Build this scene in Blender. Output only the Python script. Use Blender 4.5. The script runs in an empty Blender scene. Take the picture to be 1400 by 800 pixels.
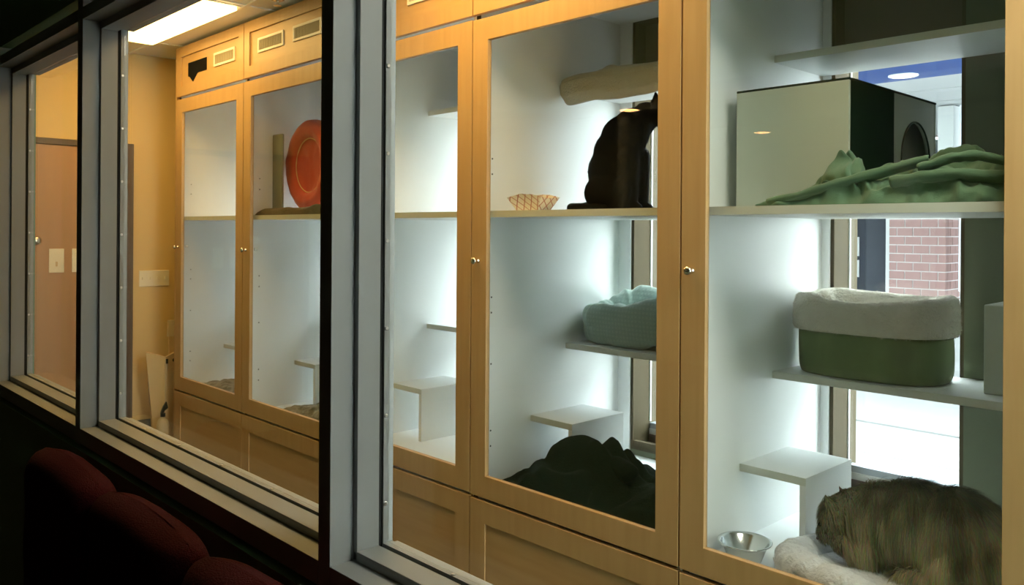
import bpy, bmesh, math, random
from mathutils import Vector, Matrix, noise
random.seed(7)
PI = math.pi
scene = bpy.context.scene
COL = scene.collection

# ------------------------------------------------------------------ camera, world, light, exposure
F_PX, CX, CY, YAW, ROLL = 1138.0, 700.0, 315.5, math.radians(43.81), 0.0066
fwd = Vector((-math.cos(YAW), math.sin(YAW), 0)); rgt = Vector((math.sin(YAW), math.cos(YAW), 0)); up = Vector((0, 0, 1))
r2 = math.cos(ROLL)*rgt + math.sin(ROLL)*up; u2 = -math.sin(ROLL)*rgt + math.cos(ROLL)*up
cam_d = bpy.data.cameras.new('camera'); cam = bpy.data.objects.new('camera', cam_d); COL.objects.link(cam)
m = Matrix((r2, u2, -fwd)).transposed().to_4x4(); m.translation = (0, 0, 1.5); cam.matrix_world = m
cam_d.sensor_width = 36; cam_d.lens = F_PX/1400*36
cam_d.shift_y = -(400-CY)/1400; cam_d.shift_x = 0; cam_d.clip_start = .02; cam_d.clip_end = 200
scene.camera = cam

world = bpy.data.worlds.new('overcast_sky'); scene.world = world; world.use_nodes = True
bg = world.node_tree.nodes['Background']; bg.inputs[0].default_value = (.96, 1.0, .985, 1); bg.inputs[1].default_value = 8.8
scene.view_settings.view_transform = 'Standard'; scene.view_settings.look = 'None'
scene.view_settings.exposure = 0.8; scene.view_settings.gamma = 1; scene.view_settings.use_curve_mapping = False
LAMP_COLOR = (1.0, .66, .27); LAMP_STRENGTH = 3.6
FLOOR = 0.0; CEIL = 2.645

# ------------------------------------------------------------------ materials
def mat(name, col, rough=.6, metal=0, spec=.5, noise_amt=0, nscale=20, stretch=(1,1,1), col2=None, bump=0, bscale=None, emit=None, attr=None, sheen=0):
    mt = bpy.data.materials.new(name); mt.use_nodes = True
    nt = mt.node_tree; n = nt.nodes; l = nt.links; p = n['Principled BSDF']
    p.inputs['Base Color'].default_value = (*col, 1); p.inputs['Roughness'].default_value = rough
    p.inputs['Metallic'].default_value = metal; p.inputs['Specular IOR Level'].default_value = spec
    if sheen: p.inputs['Sheen Weight'].default_value = sheen
    if noise_amt or bump:
        tc = n.new('ShaderNodeTexCoord'); mp = n.new('ShaderNodeMapping'); mp.inputs['Scale'].default_value = stretch
        geo = n.new('ShaderNodeNewGeometry')
        l.new(geo.outputs['Position'], mp.inputs['Vector'])
        nz = n.new('ShaderNodeTexNoise'); nz.inputs['Scale'].default_value = nscale; nz.inputs['Detail'].default_value = 5
        l.new(mp.outputs[0], nz.inputs['Vector'])
        if noise_amt:
            c2 = col2 or tuple(c*.6 for c in col)
            mx = n.new('ShaderNodeMix'); mx.data_type = 'RGBA'
            mx.inputs[6].default_value = (*col, 1); mx.inputs[7].default_value = (*c2, 1)
            cr = n.new('ShaderNodeMapRange'); cr.inputs[1].default_value = .35; cr.inputs[2].default_value = .7; cr.inputs[4].default_value = noise_amt
            l.new(nz.outputs[0], cr.inputs[0]); l.new(cr.outputs[0], mx.inputs[0]); l.new(mx.outputs[2], p.inputs['Base Color'])
        if bump:
            nb = nz
            if bscale:
                nb = n.new('ShaderNodeTexNoise'); nb.inputs['Scale'].default_value = bscale; nb.inputs['Detail'].default_value = 3; l.new(mp.outputs[0], nb.inputs['Vector'])
            b = n.new('ShaderNodeBump'); b.inputs['Strength'].default_value = bump; b.inputs['Distance'].default_value = .01
            l.new(nb.outputs[0], b.inputs['Height']); l.new(b.outputs[0], p.inputs['Normal'])
    if attr:
        at = n.new('ShaderNodeAttribute'); at.attribute_name = attr; l.new(at.outputs['Color'], p.inputs['Base Color'])
    if emit:
        p.inputs['Emission Color'].default_value = (*emit[0], 1); p.inputs['Emission Strength'].default_value = emit[1]
    return mt

def glass(name, tint=(1,1,1), refl=1.0):
    mt = bpy.data.materials.new(name); mt.use_nodes = True; nt = mt.node_tree; n = nt.nodes; l = nt.links; n.clear()
    o = n.new('ShaderNodeOutputMaterial'); t = n.new('ShaderNodeBsdfTransparent'); t.inputs[0].default_value = (*tint, 1)
    g = n.new('ShaderNodeBsdfGlossy'); g.inputs['Roughness'].default_value = .0
    # thin-pane reflectance (Schlick) that treats both faces alike
    ge = n.new('ShaderNodeNewGeometry'); dt = n.new('ShaderNodeVectorMath'); dt.operation = 'DOT_PRODUCT'
    l.new(ge.outputs['Normal'], dt.inputs[0]); l.new(ge.outputs['Incoming'], dt.inputs[1])
    def mth(op, a=None, b=None):
        k = n.new('ShaderNodeMath'); k.operation = op
        for i, q in enumerate((a, b)):
            if q is None: continue
            if isinstance(q, (int, float)): k.inputs[i].default_value = q
            else: l.new(q, k.inputs[i])
        return k.outputs[0]
    ab = mth('ABSOLUTE', dt.outputs['Value']); om = mth('SUBTRACT', 1.0, ab); p5 = mth('POWER', om, 5.0)
    fres = mth('MULTIPLY', mth('ADD', mth('MULTIPLY', p5, .96), .04), refl)
    mx = n.new('ShaderNodeMixShader'); l.new(fres, mx.inputs[0])
    l.new(t.outputs[0], mx.inputs[1]); l.new(g.outputs[0], mx.inputs[2]); l.new(mx.outputs[0], o.inputs[0])
    return mt

M = {}
M['maple'] = mat('maple', (.52,.335,.15), .38, noise_amt=.55, nscale=9, stretch=(5,5,.35), col2=(.44,.27,.11), spec=.4)
M['maple_h'] = mat('maple_horizontal', (.52,.335,.15), .38, noise_amt=.55, nscale=9, stretch=(.35,5,5), col2=(.44,.27,.11), spec=.4)
M['maple_edge'] = mat('maple_edge', (.80,.66,.48), .5)
M['dark'] = mat('dark_gap', (.02,.018,.015), .9)
M['white'] = mat('white_melamine', (.90,.92,.91), .38, spec=.35)
M['white_edge'] = mat('white_shelf_edge', (.72,.74,.68), .45)
M['olive'] = mat('olive_wall', (.17,.19,.12), .8, noise_amt=.3, nscale=3, col2=(.13,.15,.095))
M['steel_frame'] = mat('grey_painted_steel', (.30,.325,.325), .5, noise_amt=.35, nscale=6, stretch=(1,1,.6), col2=(.255,.275,.27), spec=.35)
M['steel_dark'] = mat('dark_gasket', (.015,.018,.018), .8)
M['screw'] = mat('screw', (.6,.6,.6), .3, metal=1)
M['nickel'] = mat('satin_nickel', (.72,.68,.6), .22, metal=1)
M['stainless'] = mat('stainless_steel', (.66,.68,.66), .16, metal=1)
M['lobby'] = mat('lobby_wall', (.20,.34,.24), .9, bump=.15, nscale=60)
M['lobby_floor'] = mat('lobby_carpet', (.05,.05,.05), .95)
M['yellow'] = mat('yellow_wall', (.80,.57,.23), .8, noise_amt=.15, nscale=2, col2=(.76,.53,.2))
M['ceiling'] = mat('ceiling_tile', (.88,.86,.8), .9, bump=.3, nscale=150)
M['tbar'] = mat('ceiling_grid', (.85,.84,.8), .5)
M['lamp'] = mat('lamp_diffuser', (1,1,1), .5, emit=((1.0,.60,.19), 6.8))
M['lamp_neutral'] = mat('neutral_lamp_diffuser', (1,1,1), .5, emit=((1.0,.92,.77), 11.5))  # unseen near panel, made whiter and stronger as fill for the near fronts
M['door'] = mat('door_wood', (.52,.29,.13), .5, noise_amt=.5, nscale=5, stretch=(3,3,.3), col2=(.42,.22,.09))
M['trim'] = mat('brown_trim', (.12,.085,.055), .6)
M['base'] = mat('black_baseboard', (.02,.02,.022), .5)
M['floor'] = mat('grey_floor', (.10,.095,.09), .5)
M['almond'] = mat('almond_plastic', (.92,.84,.62), .4)
M['vent'] = mat('vent_white', (.85,.82,.72), .5)
M['vent_slat'] = mat('vent_slat', (.42,.38,.27), .6)
M['burgundy'] = mat('burgundy_fabric', (.045,.006,.009), .95, noise_amt=.6, nscale=160, col2=(.018,.003,.005), bump=.5, bscale=300, spec=.1)
M['darkmetal'] = mat('black_metal', (.02,.02,.02), .4)
M['glass'] = glass('cabinet_glass', (.98,.99,.985), .6)
M['glass2'] = glass('partition_glass', (.96,.98,.97), .8)
M['wglass'] = glass('window_glass', (.95,.98,1.0), .8)
M['wood_grey'] = mat('weathered_window_wood', (.105,.082,.045), .7, noise_amt=.4, nscale=10, stretch=(3,3,.5), col2=(.08,.06,.033), spec=.2)
M['brick'] = mat('red_brick', (.215,.125,.12), .85, noise_amt=.5, nscale=9, col2=(.17,.10,.095))
M['brick_side'] = mat('red_brick_pale', (.58,.30,.27), .85, noise_amt=.5, nscale=30, col2=(.48,.22,.2))
M['mortar'] = mat('mortar', (.42,.41,.41), .9)
M['whitebrick'] = mat('pale_brick', (.66,.62,.6), .9, noise_amt=.4, nscale=14, col2=(.56,.52,.5))
M['concrete'] = mat('pale_concrete', (.27,.275,.28), .85, noise_amt=.4, nscale=1.5, col2=(.24,.245,.25))
M['soffit'] = mat('white_soffit', (.46,.48,.49), .6)
M['blue'] = mat('blue_soffit', (.016,.062,.25), .6)
M['store_glass'] = mat('storefront_glass', (.038,.045,.052), .6, spec=.1)
M['store_dark'] = mat('storefront_dark', (.028,.034,.048), .6, spec=.1)
M['alu'] = mat('aluminium', (.5,.55,.6), .4, metal=.3)
M['pink'] = mat('pink_band', (.17,.12,.12), .7)
M['mauve'] = mat('mauve_sill', (.20,.14,.14), .7)
M['boxwhite'] = mat('grey_green_box', (.56,.60,.50), .5)
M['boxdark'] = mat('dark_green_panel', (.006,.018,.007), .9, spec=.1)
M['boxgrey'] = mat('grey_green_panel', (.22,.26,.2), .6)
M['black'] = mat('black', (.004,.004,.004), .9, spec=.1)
M['greencloth'] = mat('green_cloth', (.12,.22,.13), .85, noise_amt=.3, nscale=300, col2=(.10,.17,.09), bump=.3, bscale=400, sheen=.2)
M['sage'] = mat('sage_suede', (.19,.25,.10), .6, noise_amt=.6, nscale=9, stretch=(1.5,1.5,.5), col2=(.10,.14,.055), sheen=.25)
M['fleece'] = mat('cream_fleece', (.76,.72,.62), .95, noise_amt=.3, nscale=60, col2=(.66,.61,.5), bump=.6, bscale=120, sheen=.4)
M['fleecegrey'] = mat('grey_fleece', (.42,.40,.32), .95, noise_amt=.4, nscale=18, col2=(.33,.31,.24), bump=.5, bscale=120, sheen=.3)
M['whitefleece'] = mat('white_fleece', (.84,.86,.92), .95, noise_amt=.4, nscale=40, col2=(.70,.72,.78), bump=.9, bscale=70, sheen=.4)
M['camo'] = mat('mottled_fleece', (.33,.31,.24), .95, noise_amt=1, nscale=26, col2=(.12,.11,.07), bump=.6, bscale=80)
M['brownfleece'] = mat('dark_brown_fleece', (.09,.08,.05), .95, noise_amt=.6, nscale=26, col2=(.04,.035,.02), bump=.5, bscale=80)
M['blackfleece'] = mat('black_fleece', (.004,.009,.006), .95, bump=.35, nscale=120, spec=.12, noise_amt=.5, col2=(.012,.028,.019))
M['blackfur'] = mat('black_fur', (.004,.004,.004), .8, spec=.15)
M['red'] = mat('red_fabric', (.62,.07,.03), .8, noise_amt=.4, nscale=14, col2=(.45,.04,.03), sheen=.3)
M['piping'] = mat('tan_piping', (.8,.5,.25), .7)
M['stand'] = mat('tan_board', (.70,.50,.24), .6)
M['stand_light'] = mat('pale_board', (.76,.62,.38), .6)
M['bottle'] = mat('cloudy_plastic', (.45,.36,.22), .35)
M['food'] = mat('kibble', (.5,.32,.12), .9)

# quilted teal material with faint grid
def quilt():
    mt = mat('teal_quilted', (.36,.47,.42), .85, sheen=.3); nt = mt.node_tree; n = nt.nodes; l = nt.links; p = n['Principled BSDF']
    geo = n.new('ShaderNodeNewGeometry'); w1 = n.new('ShaderNodeTexWave'); w1.inputs['Scale'].default_value = 18; w1.bands_direction = 'Z'
    w2 = n.new('ShaderNodeTexWave'); w2.inputs['Scale'].default_value = 18; w2.bands_direction = 'X'
    l.new(geo.outputs['Position'], w1.inputs['Vector']); l.new(geo.outputs['Position'], w2.inputs['Vector'])
    ad = n.new('ShaderNodeMath'); ad.operation = 'MULTIPLY'; l.new(w1.outputs[1], ad.inputs[0]); l.new(w2.outputs[1], ad.inputs[1])
    mx = n.new('ShaderNodeMix'); mx.data_type = 'RGBA'; mx.inputs[6].default_value = (.38,.50,.45,1); mx.inputs[7].default_value = (.44,.56,.51,1)
    l.new(ad.outputs[0], mx.inputs[0]); l.new(mx.outputs[2], p.inputs['Base Color'])
    b = n.new('ShaderNodeBump'); b.inputs['Strength'].default_value = .12; b.inputs['Distance'].default_value = .01
    l.new(ad.outputs[0], b.inputs['Height']); l.new(b.outputs[0], p.inputs['Normal']); return mt
M['teal'] = quilt()

# red / white lattice on the paper tray
def lattice():
    mt = mat('paper_tray_print', (.8,.76,.7), .7); nt = mt.node_tree; n = nt.nodes; l = nt.links; p = n['Principled BSDF']
    uv = n.new('ShaderNodeTexCoord'); mp = n.new('ShaderNodeMapping'); mp.inputs['Rotation'].default_value = (0,0,PI/4)
    l.new(uv.outputs['UV'], mp.inputs['Vector'])
    bk = n.new('ShaderNodeTexBrick'); bk.offset = 0; bk.inputs['Scale'].default_value = 1; bk.inputs['Mortar Size'].default_value = .0018
    bk.inputs['Brick Width'].default_value = .026; bk.inputs['Row Height'].default_value = .026
    bk.inputs['Color1'].default_value = (.8,.76,.7,1); bk.inputs['Color2'].default_value = (.8,.76,.7,1); bk.inputs['Mortar'].default_value = (.42,.16,.14,1)
    l.new(mp.outputs[0], bk.inputs['Vector']); l.new(bk.outputs[0], p.inputs['Base Color']); return mt
M['lattice'] = lattice()

# ------------------------------------------------------------------ helpers
def link(name, me, m_, parent=None):
    o = bpy.data.objects.new(name, me); COL.objects.link(o)
    if m_ is not None and len(me.materials) == 0:
        me.materials.append(M[m_] if isinstance(m_, str) else m_)
    if parent is not None: o.parent = parent
    return o
class MB:
    def __init__(s): s.v = []; s.f = []
    def add(s, vs, fs):
        b = len(s.v); s.v += [tuple(x) for x in vs]; s.f += [tuple(b+i for i in f) for f in fs]; return s
    def box(s, x0, x1, y0, y1, z0, z1):
        return s.add([(x0,y0,z0),(x1,y0,z0),(x1,y1,z0),(x0,y1,z0),(x0,y0,z1),(x1,y0,z1),(x1,y1,z1),(x0,y1,z1)],
                     [(0,3,2,1),(4,5,6,7),(0,1,5,4),(1,2,6,5),(2,3,7,6),(3,0,4,7)])
    def prism(s, pts, axis, a, b):
        n = len(pts)
        def mk(p, t): return {'x': (t,p[0],p[1]), 'y': (p[0],t,p[1]), 'z': (p[0],p[1],t)}[axis]
        return s.add([mk(p,a) for p in pts]+[mk(p,b) for p in pts],
                     [tuple(range(n))[::-1], tuple(range(n,2*n))]+[(i,(i+1)%n,n+(i+1)%n,n+i) for i in range(n)])
    def lathe(s, prof, c, axis='z', n=24, sx=1, sy=1):
        vs = []; k = len(prof)
        for (r, h) in prof:
            for i in range(n):
                a = 2*PI*i/n; p = (r*sx*math.cos(a), r*sy*math.sin(a), h)
                if axis == 'y': p = (p[0], h, p[1])
                if axis == 'x': p = (h, p[0], p[1])
                vs.append((c[0]+p[0], c[1]+p[1], c[2]+p[2]))
        fs = [(j*n+i, j*n+(i+1)%n, (j+1)*n+(i+1)%n, (j+1)*n+i) for j in range(k-1) for i in range(n)]
        fs += [tuple(range(n))[::-1], tuple((k-1)*n+i for i in range(n))]
        return s.add(vs, fs)
    def tube(s, pts, r, n=8, closed=False):
        P_ = [Vector(p) for p in pts]; k = len(P_); vs = []
        for j, p in enumerate(P_):
            a = P_[(j-1) % k] if (closed or j) else p; b = P_[(j+1) % k] if (closed or j < k-1) else p
            t = (b-a).normalized(); u = t.cross(Vector((0,0,1)));
            if u.length < .01: u = t.cross(Vector((0,1,0)))
            u.normalize(); w = t.cross(u); rr = r[j] if isinstance(r, (list,tuple)) else r
            for i in range(n):
                q = 2*PI*i/n; vs.append(p+u*math.cos(q)*rr+w*math.sin(q)*rr)
        fs = [(j*n+i, j*n+(i+1)%n, ((j+1)%k)*n+(i+1)%n, ((j+1)%k)*n+i) for j in range(k if closed else k-1) for i in range(n)]
        if not closed: fs += [tuple(range(n)), tuple((k-1)*n+i for i in range(n))[::-1]]
        return s.add(vs, fs)
    def ell(s, c, r, n=20, rot=None):
        vs = []; fs = []; k = n//2+1
        R_ = rot or Matrix.Identity(3)
        for j in range(k):
            t = PI*j/(k-1)
            for i in range(n):
                a = 2*PI*i/n; p = R_ @ Vector((r[0]*math.sin(t)*math.cos(a), r[1]*math.sin(t)*math.sin(a), r[2]*math.cos(t)))
                vs.append(Vector(c)+p)
        fs = [(j*n+i, (j+1)*n+i, (j+1)*n+(i+1)%n, j*n+(i+1)%n) for j in range(k-1) for i in range(n)]
        return s.add(vs, fs)
    def mesh(s, name='mesh'):
        me = bpy.data.meshes.new(name); me.from_pydata(s.v, [], s.f)
        bm = bmesh.new(); bm.from_mesh(me); bmesh.ops.remove_doubles(bm, verts=bm.verts, dist=1e-6)
        bmesh.ops.recalc_face_normals(bm, faces=bm.faces); bm.to_mesh(me); bm.free(); return me
    def build(s, name, m_, parent=None, smooth=False, bevel=0):
        o = link(name, s.mesh(name), m_, parent)
        if smooth: o.data.polygons.foreach_set('use_smooth', [True]*len(o.data.polygons))
        if bevel:
            b = o.modifiers.new('bevel', 'BEVEL'); b.width = bevel; b.segments = 2; b.limit_method = 'ANGLE'
        return o
def box(name, m_, x0, x1, y0, y1, z0, z1, parent=None, bevel=0): return MB().box(x0,x1,y0,y1,z0,z1).build(name, m_, parent, bevel=bevel)
def empty(name, loc, label=None, cat=None, group=None):
    o = bpy.data.objects.new(name, None); o.empty_display_size = .1; COL.objects.link(o); o.location = loc
    if label: tag(o, label, cat, group)
    return o
def tag(o, label, cat, group=None):
    o['label'] = label; o['category'] = cat
    if group: o['group'] = group
    return o
def struct(o): o['kind'] = 'structure'; return o
def adopt(parent):
    """children were modelled in world coordinates: compensate the parent's own location"""
    bpy.context.view_layer.update()
    inv = Matrix.Translation(parent.location).inverted()
    for c in parent.children: c.matrix_parent_inverse = inv
def grid_surface(fn, nu, nv, closed_u=False):
    vs = [fn(i/(nu if closed_u else nu-1), j/(nv-1)) for j in range(nv) for i in range(nu)]
    fs = [(j*nu+i, j*nu+(i+1) % nu, (j+1)*nu+(i+1) % nu, (j+1)*nu+i) for j in range(nv-1) for i in range(nu if closed_u else nu-1)]
    return vs, fs
def nz(x, y, z=0, s=1): return noise.noise(Vector((x*s, y*s, z*s)))
def interp(pts, t):
    if t <= pts[0][0]: return pts[0][1]
    for (a, b), (c, d) in zip(pts, pts[1:]):
        if t <= c:
            k = (t-a)/(c-a); k = k*k*(3-2*k)*.5+k*.5; return b+(d-b)*k
    return pts[-1][1]
def lump(name, m_, x0, x1, y0, y1, zb, hfun, parent=None, nx=90, ny=50, edge=.12, wy=0):
    """heaped cloth: upper sheet falls to the surface all round, closed by an underside"""
    mb = MB(); up_ = []; dn = []
    for j in range(ny):
        for i in range(nx):
            s, t = i/(nx-1), j/(ny-1); x = x0+(x1-x0)*s; y = y0+(y1-y0)*t
            e = min(1, min(s, 1-s, t, 1-t)/edge) if edge else 1; e = math.sqrt(max(0, 1-(1-e)**2))
            h = max(0, hfun(x, y, s, t))*e
            wob = .012*nz(x*9, y*9, 3); up_.append((x+wob, y+wob*.7+wy*(nz(x*15, h*20, 6)+.5*nz(x*34, h*30, 2)), zb+.003+h)); dn.append((x+wob, y+wob*.7, zb))
    q = lambda i, j: j*nx+i
    fs = [(q(i,j), q(i+1,j), q(i+1,j+1), q(i,j+1)) for j in range(ny-1) for i in range(nx-1)]
    N = nx*ny
    fs += [(N+q(i,j), N+q(i,j+1), N+q(i+1,j+1), N+q(i+1,j)) for j in range(ny-1) for i in range(nx-1)]
    for i in range(nx-1): fs += [(q(i,0), N+q(i,0), N+q(i+1,0), q(i+1,0)), (q(i,ny-1), q(i+1,ny-1), N+q(i+1,ny-1), N+q(i,ny-1))]
    for j in range(ny-1): fs += [(q(0,j), q(0,j+1), N+q(0,j+1), N+q(0,j)), (q(nx-1,j), N+q(nx-1,j), N+q(nx-1,j+1), q(nx-1,j+1))]
    mb.add(up_+dn, fs)
    return mb.build(name, m_, parent, smooth=True)
def remesh(mb, name, m_, voxel=.006, smooth_it=6, parent=None, disp=None):
    o = link('tmp', mb.mesh(), m_)
    r = o.modifiers.new('r', 'REMESH'); r.mode = 'VOXEL'; r.voxel_size = voxel
    s = o.modifiers.new('s', 'SMOOTH'); s.iterations = smooth_it; s.factor = .6
    bpy.context.view_layer.update()
    dg = bpy.context.evaluated_depsgraph_get(); me = bpy.data.meshes.new_from_object(o.evaluated_get(dg))
    bpy.data.objects.remove(o)
    me.materials.clear(); me.materials.append(M[m_])
    if disp:
        for v in me.vertices: v.co += v.normal*disp(v.co)
    me.polygons.foreach_set('use_smooth', [True]*len(me.polygons))
    o = link(name, me, None, parent); return o
def fur(src, name, material, count, length, width, flow, colf, parent, spread=.35, lift=.35, skip=None, seed=1):
    rnd = random.Random(seed); me = src.data; me.calc_loop_triangles(); tr = me.loop_triangles
    cum = []; s = 0
    for t in tr: s += t.area; cum.append(s)
    import bisect
    V_ = me.vertices; vs = []; fs = []; cols = []
    k = 0
    while k < count:
        t = tr[bisect.bisect(cum, rnd.random()*s) % len(tr)]
        a, b = rnd.random(), rnd.random()
        if a+b > 1: a, b = 1-a, 1-b
        p0, p1, p2 = (V_[i].co for i in t.vertices); p = p0+(p1-p0)*a+(p2-p0)*b; n_ = t.normal.copy()
        k += 1
        if skip and skip(p): continue
        d = Vector(flow(p)); d = d-n_*d.dot(n_)
        if d.length > 1e-5: d.normalize()
        d = (d+n_*lift+Vector((rnd.uniform(-1,1), rnd.uniform(-1,1), rnd.uniform(-1,1)))*spread).normalized()
        L = length(p)*rnd.uniform(.6, 1.2); g = Vector((0,0,-1))*L*.25
        sd = d.cross(n_);
        if sd.length < .01: continue
        sd.normalize(); sd = (sd+n_*rnd.uniform(-.5,.5)).normalized()*width*rnd.uniform(.7,1.3)
        q1 = p+d*L*.5; q2 = p+d*L+g; i0 = len(vs)
        vs += [p-sd-n_*.002, p+sd-n_*.002, q1-sd*.7, q1+sd*.7, q2]; fs += [(i0,i0+1,i0+3,i0+2), (i0+2,i0+3,i0+4)]
        c = colf(p, rnd); cols += [c]*5
    m2 = bpy.data.meshes.new(name); m2.from_pydata(vs, [], fs)
    ca = m2.color_attributes.new('tint', 'FLOAT_COLOR', 'POINT')
    flat = []
    for c in cols: flat += [c[0], c[1], c[2], 1]
    ca.data.foreach_set('color', flat)
    o = link(name, m2, material, parent); o['kind'] = 'stuff'; return o

def ring(x0, x1, z0, z1, w_, y0, y1, name, m_, parent, bevel=0):
    """flat rectangular frame as one connected piece"""
    vs = []
    for y in (y0, y1):
        for (a, b, c, d) in ((x0,x1,z0,z1), (x0+w_,x1-w_,z0+w_,z1-w_)): vs += [(a,y,c),(b,y,c),(b,y,d),(a,y,d)]
    fs = []
    for i in range(4):
        j = (i+1) % 4
        fs += [(i,j,4+j,4+i), (8+i,12+i,12+j,8+j), (i,8+i,8+j,j), (4+i,4+j,12+j,12+i)]
    return MB().add(vs, fs).build(name, m_, parent, bevel=bevel)

# ------------------------------------------------------------------ the rooms
GLY = .895                                        # partition glass plane
PX0, PX1, PY0, PY1 = -3.66, .42, .78, .93          # partition opening
WALL_W = -5.70
# floors
struct(box('floor', 'floor', WALL_W-.1, 2.6, .79, 3.0, FLOOR-.05, FLOOR))
struct(box('floor', 'lobby_floor', WALL_W-.1, 2.6, -6.2, .79, FLOOR-.05, FLOOR))
# walls
w = MB(); w.box(WALL_W-.1, PX0-.05, .79, .925, FLOOR, CEIL+.1); w.box(PX1+.05, 2.6, .79, .925, FLOOR, CEIL+.1)
w.box(PX0-.05, PX1+.05, .79, .925, FLOOR, .862); w.box(PX0-.05, PX1+.05, .79, .925, 2.19, CEIL+.1)
struct(w.build('wall_partition', 'lobby'))
struct(box('wall_left', 'yellow', WALL_W-.1, WALL_W, .925, 3.0, FLOOR, CEIL+.1))
struct(box('wall_left', 'lobby', WALL_W-.1, WALL_W, -6.2, .79, FLOOR, CEIL+.1))
w = MB(); RW = (.98, 2.05, .4, 2.35)
w.box(2.6, 2.7, .925, RW[0], FLOOR, CEIL+.1); w.box(2.6, 2.7, RW[1], 3.0, FLOOR, CEIL+.1); w.box(2.6, 2.7, RW[0], RW[1], FLOOR, RW[2]); w.box(2.6, 2.7, RW[0], RW[1], RW[3], CEIL+.1)
struct(w.build('wall_right', 'yellow'))
r = empty('window_8', (2.65, 1.6, .85)); r['kind'] = 'structure'  # unseen window, added to bring cool daylight in from the right
f = MB(); f.prism([(RW[0],RW[2]),(RW[1],RW[2]),(RW[1],RW[2]+.04),(RW[0],RW[2]+.04)], 'x', 2.62, 2.68); f.build('sill', 'wood_grey', r)
box('pane', 'wglass', 2.645, 2.651, RW[0], RW[1], RW[2]+.04, RW[3], r)
bpy.context.view_layer.update()
for c in r.children: c.matrix_parent_inverse = Matrix.Translation(r.location).inverted()
struct(box('wall_right', 'lobby', 2.6, 2.7, -6.2, .925, FLOOR, CEIL+.1))
struct(box('wall_rear', 'lobby', WALL_W-.1, 2.7, -6.3, -6.2, FLOOR, CEIL+.1))
struct(box('baseboard_left', 'base', WALL_W, WALL_W+.012, 1.96, 2.98, FLOOR, .225))
# ceilings
struct(box('ceiling', 'lobby', WALL_W-.1, 2.7, -6.3, .79, CEIL, CEIL+.06))
ceil = struct(box('ceiling', 'ceiling', WALL_W-.1, 2.7, .79, 3.3, CEIL+.045, CEIL+.1))
LIGHT_Y = (1.362, 1.965)
LIGHT_X = [-5.24+1.2*k for k in range(7)]          # grid pitch 1.2 m
lit = [-5.24, -2.84, -.44]
ys = [(.93, 1.355), (1.362, 1.965), (1.972, 2.98)]
for (ya, yb) in ys:
    xs = [WALL_W]+LIGHT_X+[2.6]
    for xa, xb in zip(xs, xs[1:]):
        if (ya, yb) == ys[1] and any(abs(xa-q) < .01 for q in lit): continue
        o = box('ceiling_tile', 'ceiling', xa+.012, xb-.012, ya+.008, yb-.008, CEIL+.006, CEIL+.02); o.parent = ceil
for yy in (1.358, 1.968):
    o = box('grid_bar', 'tbar', WALL_W, 2.6, yy-.012, yy+.012, CEIL-.001, CEIL+.03); o.parent = ceil
for xx in LIGHT_X:
    o = box('grid_bar', 'tbar', xx-.012, xx+.012, .93, 2.98, CEIL, CEIL+.03); o.parent = ceil
# fluorescent troffers
for k, xa in enumerate(lit):
    lab = ['bright fluorescent ceiling panel at the far end above the yellow wall', 'fluorescent ceiling panel over the middle of the cabinet run, above the frame', 'fluorescent ceiling panel over the near cabinets, above the frame, whitened as fill light'][k]
    r = empty('ceiling_light', (xa+.6, 1.66, CEIL), lab, 'ceiling light')
    x0, x1 = xa+.014, xa+1.186; y0, y1 = LIGHT_Y[0]+.012, LIGHT_Y[1]-.012
    vs = []
    for z in (CEIL-.004, CEIL+.04):
        for e_ in (0, .018): vs += [(x0+e_,y0+e_,z),(x1-e_,y0+e_,z),(x1-e_,y1-e_,z),(x0+e_,y1-e_,z)]
    fs = []
    for i in range(4):
        j = (i+1) % 4; fs += [(i,j,4+j,4+i), (8+i,12+i,12+j,8+j), (i,8+i,8+j,j), (4+i,4+j,12+j,12+i)]
    MB().add(vs, fs).build('frame', 'tbar', r)
    box('diffuser', 'lamp_neutral' if k == 2 else 'lamp', x0+.018, x1-.018, y0+.018, y1-.018, CEIL-.022, CEIL+.012, r)
    adopt(r)
# sprinkler
r = empty('sprinkler_head', (-3.80, 2.02, CEIL), 'small round sprinkler head on the ceiling in front of the upper cabinets', 'sprinkler')
MB().lathe([(.034,0),(.034,-.004),(.022,-.010),(.012,-.011)], (-3.80,2.02,CEIL)).build('escutcheon', 'nickel', r, smooth=True)
MB().lathe([(.007,-.008),(.007,-.03),(.019,-.031),(.019,-.034)], (-3.80,2.02,CEIL), n=14).build('deflector', 'nickel', r)
adopt(r)

# ---- the outside wall behind the cabinets, one opening per compartment
DIV = [-5.25, -4.33, -3.37, -2.415, -1.456, -.50, .456]
WX = [(-5.19,-4.72), (-4.27,-3.80), (-3.31,-2.85), (-2.33,-1.87), (-1.405,-.950), (-.45,.006)]
WZ0, WZ1 = .524, 2.45
w = MB(); edges = [-8.0]+[e for p in WX for e in p]+[2.7]
for i in range(0, len(edges), 2): w.box(edges[i], edges[i+1], 2.985, 3.20, -.05, 3.2)
for a, b in WX: w.box(a, b, 2.985, 3.20, -.05, WZ0); w.box(a, b, 2.985, 3.20, WZ1, 3.2)
struct(w.build('wall_back', 'olive'))
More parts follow.
